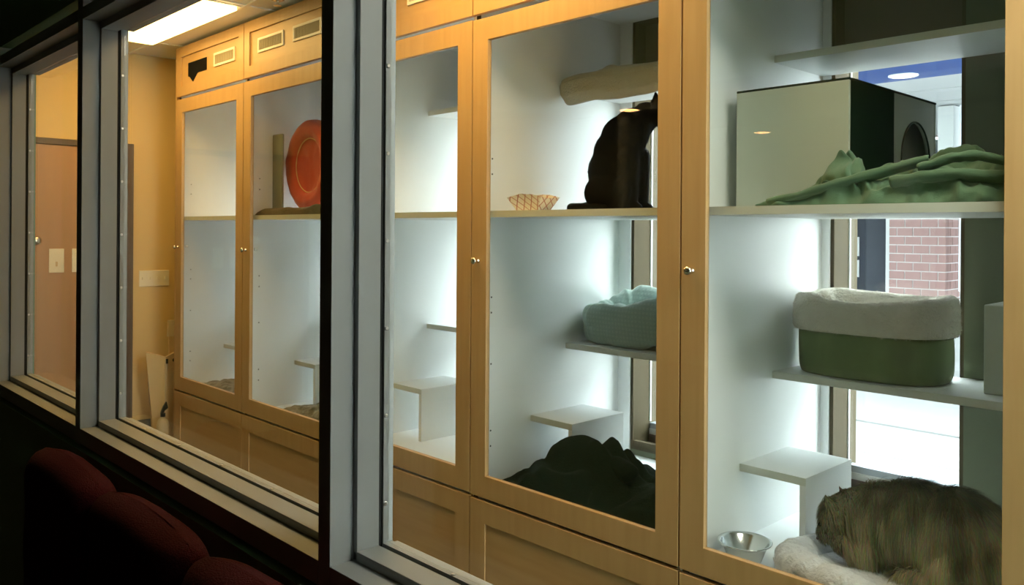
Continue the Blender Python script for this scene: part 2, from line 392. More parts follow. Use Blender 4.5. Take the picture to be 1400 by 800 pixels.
# windows
for k, (a, b) in enumerate(WX):
    r = empty('window_%d' % (k+1), ((a+b)/2, 3.09, WZ0)); r['kind'] = 'structure'
    ring(a, b, WZ0-.0, WZ1, .012, 2.9845, 3.18, 'window_frame', 'wood_grey', r)
    box('bottom_rail', 'wood_grey', a+.012, b-.012, 2.986, 3.01, WZ0+.0121, .562, r)
    box('glazing_bead', 'white', a+.012, a+.017, 3.105, 3.115, .63, WZ1-.012, r)
    box('metal_track', 'alu', a+.012, b-.012, 3.11, 3.15, .597, .622, r)
    box('track_lip', 'white', a+.012, b-.012, 3.105, 3.15, .572, .597, r)
    box('outer_sill', 'mauve', a+.012, b-.012, 3.10, 3.19, WZ0+.012, .572, r)
    box('transom_panel', 'trim', a+.012, b-.012, 3.06, 3.09, 2.135, WZ1-.012, r)
    box('pane', 'wglass', a+.012, b-.012, 3.12, 3.126, .622, 2.135, r)
    adopt(r)

# ------------------------------------------------------------------ cat cabinets
FY = 2.10                                           # face plane
T = .018
def shaker(x0, x1, z0, z1, st, name, parent, y=FY, th=.02):
    """framed door or panel: two stiles, two rails, recessed centre"""
    return ring(x0, x1, z0, z1, st, y, y+th, name, 'maple', parent, bevel=.0012)
unit_desc = ['maple cat cabinet furthest left, beside the yellow end wall', 'second maple cat cabinet from the yellow wall, holding the red round bed',
             'maple cat cabinet just right of the thick steel mullion, holding only white shelves', 'maple cat cabinet holding the black cat',
             'maple cat cabinet holding the long-haired brown cat', 'maple cat cabinet beyond the right edge of the picture']
units = []
for k in range(6):
    x0, x1 = DIV[k], DIV[k+1]; L = empty('cat_cabinet', ((x0+x1)/2, 2.5, FLOOR), unit_desc[k], 'cabinet', 'run of maple cat cabinets'); units.append(L)
    g = .003; sx = x0+g; ex = x1-g
    zj = [0,0,.002,-.002,-.004,0][k]
    # carcass
    for nm, a in (('side_panel', x0+.0005), ('side_panel', x1-.0005-T)):
        box(nm, 'white', a, a+T, FY+.022, 2.982, .055, 2.63, L)
    box('face_edge', 'dark', x0+.001, x0+T+.006, FY+.0205, FY+.0225, .055, 2.63, L)
    box('floor_panel', 'white', x0+T, x1-T, FY+.022, 2.982, .482, .50, L)
    box('top_panel', 'white', x0+T, x1-T, FY+.022, 2.982, 2.44, 2.458, L)
    box('toe_kick', 'dark', x0+.001, x1-.001, 2.16, 2.18, FLOOR+.001, .055, L)
    # back strip beside the windows keeps the white of the carcass on the left
    box('back_strip', 'white', x0+T, WX[k][0]-.001, 2.974, 2.982, .50, 2.44, L)
    # shelves
    sh = box('shelf', 'white', x0+T, x1-T, 2.135, 2.974, 1.551, 1.575, L)
    box('edge_band', 'white_edge', x0+T, x1-T, 2.132, 2.135, 1.551, 1.575, sh)
    s2 = box('middle_shelf', 'white', x0+T, x1-T, 2.622, 2.974, 1.001, 1.025, L)
    box('edge_band', 'white_edge', x0+T, x1-T, 2.619, 2.622, 1.001, 1.025, s2)
    s3 = box('top_shelf', 'white', x0+T, x1-T, 2.622, 2.974, 2.081, 2.105, L)
    box('edge_band', 'white_edge', x0+T, x1-T, 2.619, 2.622, 2.081, 2.105, s3)
    st = MB().box(x0+T, x0+.245, 2.413, 2.73, .724, .748).build('step_platform', 'white', L)
    box('step_leg', 'white', x0+.225, x0+.245, 2.413, 2.73, .5005, .724, L)
    box('edge_band', 'white_edge', x0+T, x0+.2452, 2.411, 2.413, .724, .748, st)
    # upper framed panel with vents
    zu0, zu1 = 2.325, 2.632
    u_ = shaker(sx, ex, zu0, zu1, .062, 'upper_panel', L)
    vx = [(x0+.155, x0+.43), (x0+.53, x0+.80)]
    zc0, zc1, va, vb = zu0+.062, zu1-.062, 2.446, 2.524
    box('centre_panel', 'maple_h', sx+.062, ex-.062, FY+.010, FY+.016, zc0, zc1, u_)
    for i, (a, b) in enumerate(vx):
        if k == 0 and i == 0:
            MB().prism([(a+.03,2.4315),(a+.075,2.398),(a+.14,2.446),(a+.268,2.446),(a+.268,2.520),(a+.006,2.520),(a+.006,2.437)], 'y', FY+.0065, FY+.0098).build('broken_grille', 'black', u_)
            continue
        r_ = .012; ring(a, b, va, vb, r_, FY+.003, FY+.0098, 'vent', 'vent', u_)
        sl = MB(); n_ = 18; sl.box(a+r_, b-r_, FY+.009, FY+.0098, va+r_, vb-r_)
        for q in range(n_):
            xx = a+r_+(b-a-2*r_)*(q+.5)/n_; sl.box(xx-.003, xx+.003, FY+.004, FY+.0095, va+r_, vb-r_)
        so = sl.build('vent_slats', 'vent_slat', u_); so['kind'] = 'stuff'
    # glazed door
    zd0, zd1 = .492+zj, 2.306+zj
    d = shaker(sx, ex, zd0, zd1, .084, 'glazed_door', L, y=FY-.0)
    box('pane', 'glass', sx+.0842, ex-.0842, FY+.013, FY+.016, zd0+.0842, zd1-.0842, d)
    MB().lathe([(.009,0),(.009,-.003),(.005,-.006),(.005,-.014),(.011,-.018),(.014,-.023),(.013,-.028),(.007,-.031)], (x0+.041, FY, 1.385), axis='y', n=20).build('knob', 'nickel', d, smooth=True)
    if k < 2: box('catch', 'nickel', x0+.0875, x0+.093, FY+.024, FY+.040, 1.382, 1.398, d)
    # lower door
    ld = shaker(sx, ex, .055, .480+zj, .084, 'lower_door', L)
    box('centre_panel', 'maple_h', sx+.084, ex-.084, FY+.006, FY+.012, .139, .396, ld)
    # peg holes
    sp_ = [c for c in L.children if c.name.startswith('side_panel')][0]
    for zz in (.66,.72,.98,1.18,1.24,1.72,1.78):
        MB().lathe([(.0035,0),(.0035,.0012)], (x0+T+.0004, 2.19, zz), axis='x', n=8).build('peg_hole', 'steel_dark', sp_)
    adopt(L)
box_ = box('end_panel', 'maple', DIV[0]-.012, DIV[0]-.0005, FY, 2.98, FLOOR, 2.632, None); box_.parent = units[0]; adopt(units[0])

# ------------------------------------------------------------------ steel window frame between lobby and cat room
fr = empty('window_partition', (-1.6, .85, .86)); fr['kind'] = 'structure'; fr.name = 'window_7'
Y0, Y1, Y2 = .78, .828, .875
def mullion(xl, xr, name='mullion', left_jamb=False, right_jamb=False):
    f = MB(); s = .012
    pts = [(xl, Y0), (xr, Y0), (xr, Y1), (xr+s, Y1), (xr+s, Y2), (xr+.006, Y2), (xr+.006, .905), (xl-.006, .905), (xl-.006, Y2), (xl-s, Y2), (xl-s, Y1), (xl, Y1)]
    o = f.prism(pts, 'z', .862, 2.19).build(name, 'steel_frame', fr, bevel=.001)
    return o
mulls = [(-3.705, -3.66), (-2.686, -2.641), (-1.307, -1.268), (.42, .46)]
mo = [mullion(a, b) for a, b in mulls]
for (a, b), (c, d_) in zip(mulls, mulls[1:]):
    xa, xb = b, c
    # sill and head, stepped
    s = MB(); s.prism([(Y0,.866),(Y0,.910),(Y1,.910),(Y1,.927),(Y2,.927),(Y2,.920),(.925,.920),(.925,.866)], 'x', xa, xb)
    s.build('sill', 'steel_frame', fr, bevel=.001)
    h = MB(); h.prism([(Y0,2.15),(Y0,2.114),(Y1,2.114),(Y1,2.092),(Y2,2.092),(Y2,2.10),(.925,2.10),(.925,2.15)], 'x', xa, xb)
    h.build('head', 'steel_frame', fr, bevel=.001)
    # glazing gasket and screwed bead
    gx0, gx1 = b+.0062, c-.0062
    gk = MB(); gk.box(gx0, gx0+.002, Y2, .884, .921, 2.099); gk.box(gx0, gx1, Y2, .884, .9205, .9215); gk.build('gasket', 'steel_dark', fr)
    bd = MB(); i_ = .006
    bd.prism([(gx0,.921),(gx0,2.099),(gx0+i_,2.099),(gx0+i_,.928),(gx1,.928),(gx1,.921)], 'y', .8842, .905)
    bo = bd.build('bead', 'steel_frame', fr)
    z = 1.0
    while z < 2.08:
        MB().lathe([(.0042,0),(.0042,.0012),(.0028,.0022)], (gx0+.006, .8885, z), axis='x', n=10).build('screw', 'screw', bo); z += .16
    x = gx0+.2
    while x < gx1-.05:
        MB().lathe([(.0042,0),(.0042,.0012),(.0028,.0022)], (x, .8885, .928), axis='z', n=10).build('screw', 'screw', bo); x += .25
    box('pane', 'glass2', gx0+.0062, gx1-.001, .8935, .8972, .9282, 2.097, fr)
tr = MB(); tr.box(PX0-.05, PX1+.05, .772, Y0-.0005, .866, .905); 
adopt(fr)
struct(box('trim_1', 'lobby', PX0-.05, PX1+.05, .765, .79, .80, .858))

# ------------------------------------------------------------------ end wall: door, switch plate, plates
dr = empty('door_1', (WALL_W, 1.45, FLOOR)); dr['kind'] = 'structure'
box('door_leaf', 'door', WALL_W+.005, WALL_W+.03, .99, 1.940, FLOOR+.01, 2.012, dr)
MB().prism([(.95,FLOOR),(.99,FLOOR),(.99,2.015),(1.942,2.015),(1.942,FLOOR),(1.988,FLOOR),(1.988,2.052),(.95,2.052)], 'x', WALL_W+.001, WALL_W+.04).build('door_frame', 'trim', dr)
MB().lathe([(.028,0),(.028,.006),(.01,.01),(.01,.045),(.026,.055),(.028,.07),(.018,.08)], (WALL_W+.03, 1.405, 1.42), axis='x', n=16).build('door_knob', 'nickel', dr, smooth=True)
adopt(dr)
for i, (ya, yb, lab) in enumerate(((1.49, 1.575, 'pale square plate on the orange door, the left one of the pair'), (1.62, 1.70, 'pale square plate on the orange door, the right one of the pair'))):
    r = empty('wall_plate', (WALL_W+.03, (ya+yb)/2, 1.3), lab, 'plate')
    box('plate', 'almond', WALL_W+.0302, WALL_W+.035, ya, yb, 1.222, 1.37, r, bevel=.002)
    box('slot', 'stand', WALL_W+.035, WALL_W+.037, (ya+yb)/2-.006, (ya+yb)/2+.006, 1.26, 1.29, r); adopt(r)
r = empty('switch_plate', (WALL_W, 2.137, 1.165), 'almond four gang light switch plate on the yellow wall left of the cabinets', 'light switch')
box('plate', 'almond', WALL_W+.0005, WALL_W+.007, 2.038, 2.236, 1.112, 1.218, r, bevel=.002)
for q in range(4):
    yy = 2.038+.198*(q+.5)/4
    box('toggle', 'almond', WALL_W+.007, WALL_W+.016, yy-.005, yy+.005, 1.157, 1.175, r)
adopt(r)

# tan tapered stand, slender post and squeeze bottle in the corner
r = empty('folding_stand', (-5.45, 2.10, FLOOR), 'tan tapered folding stand leaning in the corner beside the cabinets', 'stand')
def hexa(lo, hi): return MB().add(lo+hi, [(0,3,2,1),(4,5,6,7),(0,1,5,4),(1,2,6,5),(2,3,7,6),(3,0,4,7)])
hexa([(-5.45,2.062,FLOOR+.012),(-5.40,2.098,FLOOR+.012),(-5.47,2.105,FLOOR+.012),(-5.50,2.065,FLOOR+.012)],
     [(-5.46,2.000,.705),(-5.40,2.098,.675),(-5.47,2.105,.675),(-5.50,2.02,.705)]).build('tapered_board', 'stand', r)
hexa([(-5.402,2.100,FLOOR),(-5.44,2.185,FLOOR),(-5.455,2.18,FLOOR),(-5.418,2.104,FLOOR)],
     [(-5.402,2.100,.672),(-5.44,2.195,.70),(-5.455,2.19,.70),(-5.418,2.104,.672)]).build('side_board', 'stand_light', r)
MB().lathe([(.011,0),(.011,.003)], (-5.425,2.165,.645), axis='x', n=14).build('bolt', 'darkmetal', r)
box('hinge', 'darkmetal', -5.405, -5.395, 2.104, 2.116, .63, .66, r)
box('foot', 'darkmetal', -5.455, -5.405, 2.05, 2.10, FLOOR, FLOOR+.012, r)
adopt(r)
r = empty('wooden_post', (-5.47, 2.21, FLOOR), 'slender pale wooden post with a slanted top standing behind the tan stand', 'post')
box('shaft', 'stand', -5.485, -5.462, 2.150, 2.180, FLOOR, .80, r)
MB().prism([(2.140,.795),(2.182,.795),(2.182,.90),(2.146,.90)], 'x', -5.487, -5.46).build('post_cap', 'stand_light', r); adopt(r)
r = empty('spray_bottle', (-5.33, 2.07, FLOOR), 'cloudy squeeze bottle with a black trigger standing in front of the tan stand', 'bottle')
MB().lathe([(.036,0),(.040,.006),(.040,.24),(.030,.285),(.013,.30),(.013,.31)], (-5.33,2.06,FLOOR), n=20).build('bottle_body', 'bottle', r, smooth=True)
MB().lathe([(.015,.308),(.015,.33)], (-5.33,2.06,FLOOR), n=14).build('collar', 'darkmetal', r)
MB().prism([(2.045,.33),(2.058,.325),(2.068,.345),(2.09,.36),(2.08,.40),(2.06,.37)], 'x', -5.338, -5.322).build('trigger', 'darkmetal', r); adopt(r)

# ------------------------------------------------------------------ things in the cabinets
zs = 1.575; zm = 1.025; zf = .50; zt = 2.105
# -- right cabinet: cat house box
r = empty('cat_house', (-1.21, 2.63, zs), 'grey-green box-shaped cat house with an arched doorway on the eye-level shelf', 'cat house')
X0, X1, BY0, BY1, BZ1 = -1.390, -1.034, 2.30, 2.962, 1.932
box('front_panel', 'boxwhite', X0, X1, BY0, BY0+.012, zs, BZ1, r, bevel=.002)
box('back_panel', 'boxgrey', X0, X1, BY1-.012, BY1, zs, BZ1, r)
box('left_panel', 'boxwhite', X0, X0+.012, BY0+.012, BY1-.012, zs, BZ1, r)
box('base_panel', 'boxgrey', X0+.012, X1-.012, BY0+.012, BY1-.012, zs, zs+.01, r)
box('lid', 'boxdark', X0-.001, X1+.002, BY0+.001, BY1, BZ1, BZ1+.007, r, bevel=.002)
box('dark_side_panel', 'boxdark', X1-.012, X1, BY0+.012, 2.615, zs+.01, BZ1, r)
# arched side panel
n_ = 18; cyy, hw = 2.79, .118; zspring = 1.735; ztop = 1.857
f = MB(); arch = [(cyy-hw*math.cos(PI*i/n_), zspring+(ztop-zspring)*math.sin(PI*i/n_)) for i in range(n_+1)]
ya, yb, za, zb = 2.615, BY1-.012, zs+.01, BZ1
for xx in (X1-.012, X1-.002): pass
def plate(poly): f.prism(poly, 'x', X1-.012, X1-.001)
plate([(ya,za),(cyy-hw,za),(cyy-hw,zspring),(ya,zspring)]); plate([(cyy+hw,za),(yb,za),(yb,zspring),(cyy+hw,zspring)])
for i in range(n_):
    (a1,b1),(a2,b2) = arch[i], arch[i+1]
    plate([(a1,b1),(a2,b2),(a2,zb),(a1,zb)])
plate([(ya,zspring),(cyy-hw,zspring),(cyy-hw,zb),(ya,zb)]); plate([(cyy+hw,zspring),(yb,zspring),(yb,zb),(cyy+hw,zb)])
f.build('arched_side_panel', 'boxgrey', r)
f = MB(); f.tube([(X1, a, b) for a, b in [(cyy-hw,za)]+arch+[(cyy+hw,za)]], .003, 6); f.build('doorway_rim', 'boxdark', r)
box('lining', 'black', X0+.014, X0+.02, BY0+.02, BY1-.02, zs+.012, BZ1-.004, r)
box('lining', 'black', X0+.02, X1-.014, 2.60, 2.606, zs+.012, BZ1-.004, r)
adopt(r)

# -- green cloth heaped on the shelf
def ridge(x, y, p0, p1, w_, h0, h1):
    ax, ay = p1[0]-p0[0], p1[1]-p0[1]; L2 = ax*ax+ay*ay; t = ((x-p0[0])*ax+(y-p0[1])*ay)/L2
    tc = max(0, min(1, t)); dx, dy = x-p0[0]-ax*tc, y-p0[1]-ay*tc; d = math.hypot(dx, dy)/w_
    return (h0+(h1-h0)*tc)*math.exp(-d*d)
top_g = [(-1.26,.0),(-1.20,.012),(-1.12,.035),(-1.06,.09),(-1.01,.135),(-.985,.128),(-.955,.085),(-.93,.066),(-.86,.085),(-.80,.110),(-.76,.115),(-.72,.11),(-.67,.10),(-.60,.09),(-.55,.05)]
def hgreen(x, y, s, t):
    env = interp(top_g, x)
    prof = math.exp(-((y-(2.235+.10*max(0,(x+.95))))/.07)**2)
    h = env*(.25+.75*prof)
    f1 = abs(math.sin((x*1.0+y*2.3)*23+5*nz(x*6,y*6,1)))**.8
    rg = 1-abs(nz(x*9+2*nz(x*5,y*5,8), y*15, 4))*2.2
    h *= .50+.34*f1+.34*max(0, rg)
    h += .016*nz(x*20, y*22, 5)+.012*abs(nz(x*34, y*30, 9))
    return h+.006
g = empty('green_cloth', (-.9, 2.25, zs), 'crumpled moss green cloth heaped on the shelf in front of the cat house', 'blanket')
lump('cloth_heap', 'greencloth', -1.235, -.535, 2.150, 2.282, zs, hgreen, g, 260, 90, .10, wy=.022)
def h2(x, y, s, t):
    return (.07+.035*math.sin(s*7+1)+.03*abs(math.sin((x*2-y)*22+2*nz(x*6,y*6))) )*(1-.35*t)
lump('rear_fold', 'greencloth', -1.028, -.55, 2.30, 2.56, zs, h2, g, 120, 60, .2)
# loose strips of hem standing proud, as folded edges
def hem(pts, w_, name='folded_edge'):
    V_ = []; 
    k = len(pts)
    def fn(u, v):
        q = u*(k-1); i = min(int(q), k-2); a = Vector(pts[i]).lerp(Vector(pts[i+1]), q-i)
        a2 = a+Vector((.0, -.012*math.sin(v*PI)+.02*v, -w_*v)); a2.z += .004*nz(u*9, v*3, w_); return a2
    vs, fs = grid_surface(fn, 40, 10); mb = MB().add(vs, fs); o = mb.build(name, 'greencloth', g, smooth=True)
    s_ = o.modifiers.new('s', 'SOLIDIFY'); s_.thickness = .004
hem([(-1.20,2.150,1.592),(-1.10,2.148,1.612),(-1.02,2.150,1.634),(-.96,2.155,1.650),(-.88,2.165,1.668),(-.80,2.17,1.688),(-.775,2.175,1.693)], .018)
hem([(-.86,2.150,1.640),(-.78,2.146,1.652),(-.70,2.146,1.655),(-.64,2.15,1.646),(-.56,2.155,1.645)], .024)
hem([(-.79,2.145,1.668),(-.72,2.142,1.690),(-.66,2.144,1.694),(-.58,2.15,1.672)], .016)
adopt(g)

# -- green oval cuddler bed with fleece cuff, middle shelf
r = empty('pet_bed', (-1.165, 2.79, zm), 'sage green oval pet bed with a cream fleece cuff on the middle shelf', 'pet bed')
CXb, CYb, A, B = -1.168, 2.795, .236, .155
def sq(a, e=.72):
    c, s_ = math.cos(a), math.sin(a); return math.copysign(abs(c)**e, c), math.copysign(abs(s_)**e, s_)
def wall(u, v):
    a = u*2*PI; c, s_ = sq(a)
    z = zm+.003+.185*v; k = 1+.01*math.sin(v*PI)+.010*nz(c*2.2, s_*2.2, v*1.5)-.03*(1-min(1, v*6))**2
    return (CXb+c*A*k, CYb+s_*B*k, z)
vs, fs = grid_surface(wall, 96, 22, True); mb = MB().add(vs, fs)
mb.add([wall(i/96, 0) for i in range(96)], [tuple(range(96))[::-1]])
o = mb.build('outer_wall', 'sage', r, smooth=True)
def cuff(u, v):
    a = u*2*PI; c, s_ = sq(a); t = v*2*PI*.86-.35*PI
    dip = -.026*math.exp(-((a-4.65)/.38)**2)+.006*math.sin(a*3+1)+.007*nz(c*3, s_*3, 2)
    if s_ < 0: dip += 0
    else: dip -= .0
    # profile: outer skirt down, over the rim, into the bowl
    pr = [(-.002,.150),(.014,.148),(.019,.160),(.018,.20),(.017,.235),(.010,.262),(-.004,.272),(-.022,.268),(-.036,.250),(-.045,.22),(-.05,.17),(-.055,.10),(-.06,.05)]
    q = v*(len(pr)-1); i = min(int(q), len(pr)-2); f_ = q-i; ro = pr[i][0]*(1-f_)+pr[i+1][0]*f_; h = pr[i][1]*(1-f_)+pr[i+1][1]*f_
    w_ = 1 if h > .2 else max(0, (h-.15)/.05)
    ro += .006*nz(c*5, s_*5, h*20)*(.4+w_)
    if v > .55: ro += .012*nz(c*4+3, s_*4, h*9)
    return (CXb+c*(A+ro), CYb+s_*(B+ro*.95), zm+h+dip*w_)
vs, fs = grid_surface(cuff, 160, 44, True)
cf = MB().add(vs, fs).build('fleece_cuff', 'fleece', r, smooth=True)
MB().add([cuff(i/60, 1) for i in range(60)], [tuple(range(60))]).build('inner_cushion', 'fleece', r)
fur(cf, 'fleece_pile', mat('fleece_pile', (.74,.70,.60), .95, attr='tint'), 16000, lambda p: .006, .0009, lambda p: (nz(p.x*30,p.y*30,p.z*30), nz(p.y*30,p.z*30), .2), lambda p, q: tuple(c*q.uniform(.85,1.08) for c in (.76,.72,.62)), r, .6, .8)
adopt(r)

# -- steel bowl on the cabinet floor
r = empty('food_bowl', (-1.345, 2.275, zf), 'small stainless steel food bowl on the cabinet floor beside the white bed', 'bowl')
c = (-1.335, 2.272, zf)
MB().lathe([(.046,.0),(.050,.004),(.067,.048),(.077,.055),(.081,.058),(.0815,.0605),(.076,.0605),(.070,.056),(.052,.012),(.03,.008),(.001,.008)], c, n=48).build('bowl_body', 'stainless', r, smooth=True)
fb = MB(); rr = random.Random(3)
for q in range(26):
    a, d_ = rr.uniform(0, 2*PI), rr.uniform(0, .03); fb.ell((c[0]+.012+d_*math.cos(a), c[1]+d_*math.sin(a), zf+.013+rr.uniform(0,.006)), (.005,.005,.004), 8)
o = fb.build('cat_food', 'food', r); o['kind'] = 'stuff'; adopt(r)

# -- white bolster bed on the cabinet floor
r = empty('bolster_bed', (-.93, 2.33, zf), 'white quilted bolster pet bed under the long-haired cat', 'pet bed')
ca, sa = math.cos(math.radians(-14)), math.sin(math.radians(-14)); bc = (-.925, 2.335)
def bed_pt(a, ro, z, A_=.29, B_=.185):
    c, s_ = sq(a, .45); x, y = c*(A_+ro), s_*(B_+ro); return (bc[0]+x*ca-y*sa, bc[1]+x*sa+y*ca, z)
def bol(u, v):
    a = u*2*PI; t = v*2*PI; R_ = .043+.004*nz(math.cos(a)*5, math.sin(a)*5)+.0035*math.sin(a*34)*abs(math.sin(t))
    wr = .006*nz(math.cos(a)*14, math.sin(a)*14, t*1.3)
    return bed_pt(a, -.035+(R_+wr)*math.cos(t)*1.05, zf+.047+(R_+wr)*math.sin(t))
vs, fs = grid_surface(bol, 200, 25, True); MB().add(vs, fs).build('bolster', 'whitefleece', r, smooth=True)
def pad(x, y, s, t): return .026+.012*nz(x*14, y*14)+.010*abs(nz(x*30, y*20, 4))
mb = MB(); N1 = 60
pv = []; pf = []
for j in range(16):
    for i in range(N1):
        a = 2*PI*i/N1; k = j/15; c, s_ = sq(a, .45); x, y = c*.255*k, s_*.15*k; X, Yy = bc[0]+x*ca-y*sa, bc[1]+x*sa+y*ca
        pv.append((X, Yy, zf+.022+pad(X, Yy, 0, 0)))
pf = [(j*N1+i, j*N1+(i+1)%N1, (j+1)*N1+(i+1)%N1, (j+1)*N1+i) for j in range(15) for i in range(N1)]
MB().add(pv, pf).build('sleeping_pad', 'whitefleece', r, smooth=True)
adopt(r)

# -- long haired brown cat, hunched on the bolster bed, head lowered to the left
def chain(mb, pts, n=10):
    """overlapping ellipsoids along a path: pts = (x,y,z,r)"""
    for (a, b) in zip(pts, pts[1:]):
        for i in range(n):
            t = i/n; q = [a[k]*(1-t)+b[k]*t for k in range(4)]; mb.ell(q[:3], (q[3],)*3, 12)
    q = pts[-1]; mb.ell(q[:3], (q[3],)*3, 12)
r = empty('cat', (-.9, 2.43, zf+.05), 'long-haired brown-grey cat hunched over on the white bolster bed', 'cat')
mb = MB(); zb_ = zf+.052
mb.ell((-.80, 2.45, .672), (.13, .105, .125), 24); mb.ell((-.90, 2.44, .690), (.12, .095, .11), 24)
mb.ell((-.985, 2.43, .678), (.095, .085, .098), 24)
mb.ell((-.72, 2.45, .632), (.11, .105, .11), 24)
mb.ell((-1.045, 2.415, .678), (.078, .075, .076), 24)
mb.ell((-1.088, 2.395, .664), (.066, .066, .064), 24)                    # head
mb.ell((-1.118, 2.372, .622), (.034, .036, .034), 16)                    # muzzle, pointing down
mb.ell((-1.126, 2.362, .602), (.018, .020, .016), 12)
mb.ell((-1.06, 2.37, .610), (.05, .05, .045), 16)                        # ruff under the chin
for ex_, ey_ in ((-1.104, 2.350), (-1.098, 2.440)):                       # ears, laid back
    mb.add([(ex_-.012,ey_-.020,.700),(ex_-.012,ey_+.022,.700),(ex_+.030,ey_,.705),(ex_-.028,ey_,.754)], [(0,1,2),(0,3,1),(1,3,2),(2,3,0)])
for sy in (-.035, .04):                                                   # front legs
    chain(mb, [(-1.0,2.41+sy,.63,.038),(-1.005,2.40+sy,.585,.026),(-1.01,2.395+sy,zb_+.018,.020),(-1.035,2.39+sy,zb_+.014,.020)], 6)
for sy in (-.07, .07):                                                    # haunches, feet
    mb.ell((-.76,2.44+sy,.61), (.085,.045,.075), 16); chain(mb, [(-.79,2.43+sy,.575,.03),(-.86,2.42+sy,zb_+.018,.022),(-.90,2.42+sy,zb_+.016,.02)], 6)
chain(mb, [(-.65,2.47,.60,.035),(-.62,2.38,.575,.036),(-.66,2.31,.572,.035),(-.75,2.285,.570,.03)], 7)   # tail round the side
body = remesh(mb, 'body', 'blackfur', .007, 8, r)
M['catbody'] = mat('brown_fur_base', (.13,.12,.075), .9, noise_amt=.6, nscale=14, col2=(.06,.055,.03)); body.data.materials[0] = M['catbody']
def ccol(p, q):
    n1 = nz(p.x*16, p.y*16, p.z*4); top = max(0, min(1, (p.z-.71)/.08))
    base = Vector((.31,.285,.17))*(1-top)+Vector((.085,.078,.045))*top
    n3 = nz(p.x*34, p.y*34, p.z*2.5)
    base = base*(1+1.1*n3)
    if n1 > .05: base = base+Vector((.26,.235,.15))*(n1*1.9)*(1-top)
    headm = max(0, min(1, (-1.02-p.x)/.05)); base = base*(1-headm)+Vector((.26,.24,.15))*headm
    return tuple(c*q.uniform(.6,1.35) for c in base)
def cflow(p):
    if p.x < -1.03: return (.55, -.1, -.75)
    return (.25+.5*nz(p.x*6,p.y*6,p.z*3), -.15, -1.0)
M['catfur'] = mat('brown_fur', (.15,.13,.08), .75, attr='tint', spec=.25)
fur(body, 'fur', M['catfur'], 60000, lambda p: (.012 if p.z < .65 else .020) if p.x < -1.06 else (.016 if p.z < .56 else .055), .0011, cflow, ccol, r, .22, .42,
    skip=lambda p: p.z < zb_+.004)
fur(body, 'fur_tufts', M['catfur'], 700, lambda p: .036, .0012, lambda p: (.7,-.1,.1), ccol, r, .25, .5, skip=lambda p: p.z < .74 or p.x < -1.0, seed=4)
e = MB(); e.ell((-1.132,2.345,.645), (.006,.006,.006), 12); e.ell((-1.146,2.400,.645), (.006,.006,.006), 12); e.build('eyes', 'black', r, smooth=True)
e = MB(); e.ell((-1.142,2.352,.600), (.005,.006,.004), 10); e.build('nose', 'pink', r, smooth=True)
adopt(r)

# -- black cat sitting on the eye level shelf, seen from the side, looking out of the window
r = empty('cat', (-2.12, 2.62, zs), 'black cat sitting upright on the eye-level shelf facing right', 'cat')
mb = MB(); Yc = 2.64
mb.ell((-2.155,Yc,1.665), (.125,.105,.090), 24); mb.ell((-2.145,Yc,1.745), (.128,.095,.115), 24)
mb.ell((-2.13,Yc,1.82), (.118,.082,.10), 24); mb.ell((-2.10,Yc,1.885), (.110,.074,.085), 24); mb.ell((-2.055,Yc,1.925), (.092,.065,.068), 20)
mb.ell((-1.995,Yc,1.952), (.062,.055,.058), 20)
mb.ell((-1.915,Yc+.01,1.962), (.064,.056,.060), 24)                       # head
mb.ell((-1.885,Yc+.02,1.942), (.028,.030,.024), 16)                      # muzzle
for sy in (-.034, .036):
    mb.add([(-1.945,Yc+sy-.02,1.99),(-1.945,Yc+sy+.02,1.99),(-1.90,Yc+sy,2.0),(-1.918,Yc+sy*1.2,2.055)], [(0,1,2),(0,3,1),(1,3,2),(2,3,0)])
for sy in (-.034, .036):                                                  # fore legs
    chain(mb, [(-2.055,Yc+sy,1.80,.045),(-2.04,Yc+sy,1.70,.030),(-2.035,Yc+sy,zs+.022,.024),(-2.01,Yc+sy,zs+.018,.022)], 8)
for sy in (-.075, .075):                                                  # thighs and hind paws
    mb.ell((-2.15,Yc+sy,1.655), (.095,.045,.075), 16); chain(mb, [(-2.12,Yc+sy,zs+.03,.028),(-2.05,Yc+sy,zs+.020,.023)], 6)
mb.ell((-2.055,Yc-.075,1.655), (.042,.03,.055), 16)
chain(mb, [(-2.25,Yc,zs+.03,.026),(-2.285,Yc-.04,zs+.022,.022),(-2.28,Yc-.12,zs+.020,.020),(-2.20,Yc-.15,zs+.019,.018),(-2.08,Yc-.15,zs+.018,.015)], 10)
bb = remesh(mb, 'body', 'blackfur', .006, 7, r)
e = MB(); e.ell((-1.893,Yc-.018,1.966), (.006,.007,.006), 12); e.ell((-1.888,Yc+.052,1.966), (.006,.007,.006), 12); e.build('eyes', 'stand', r, smooth=True)
M['bfur'] = mat('black_fur_hair', (.004,.004,.004), .8, attr='tint', spec=.1)
fur(bb, 'fur', M['bfur'], 12000, lambda p: .010, .0006, lambda p: (-.3,0,-1), lambda p, q: (.004,.004,.004), r, .3, .35, skip=lambda p: p.z < zs+.004)
adopt(r)

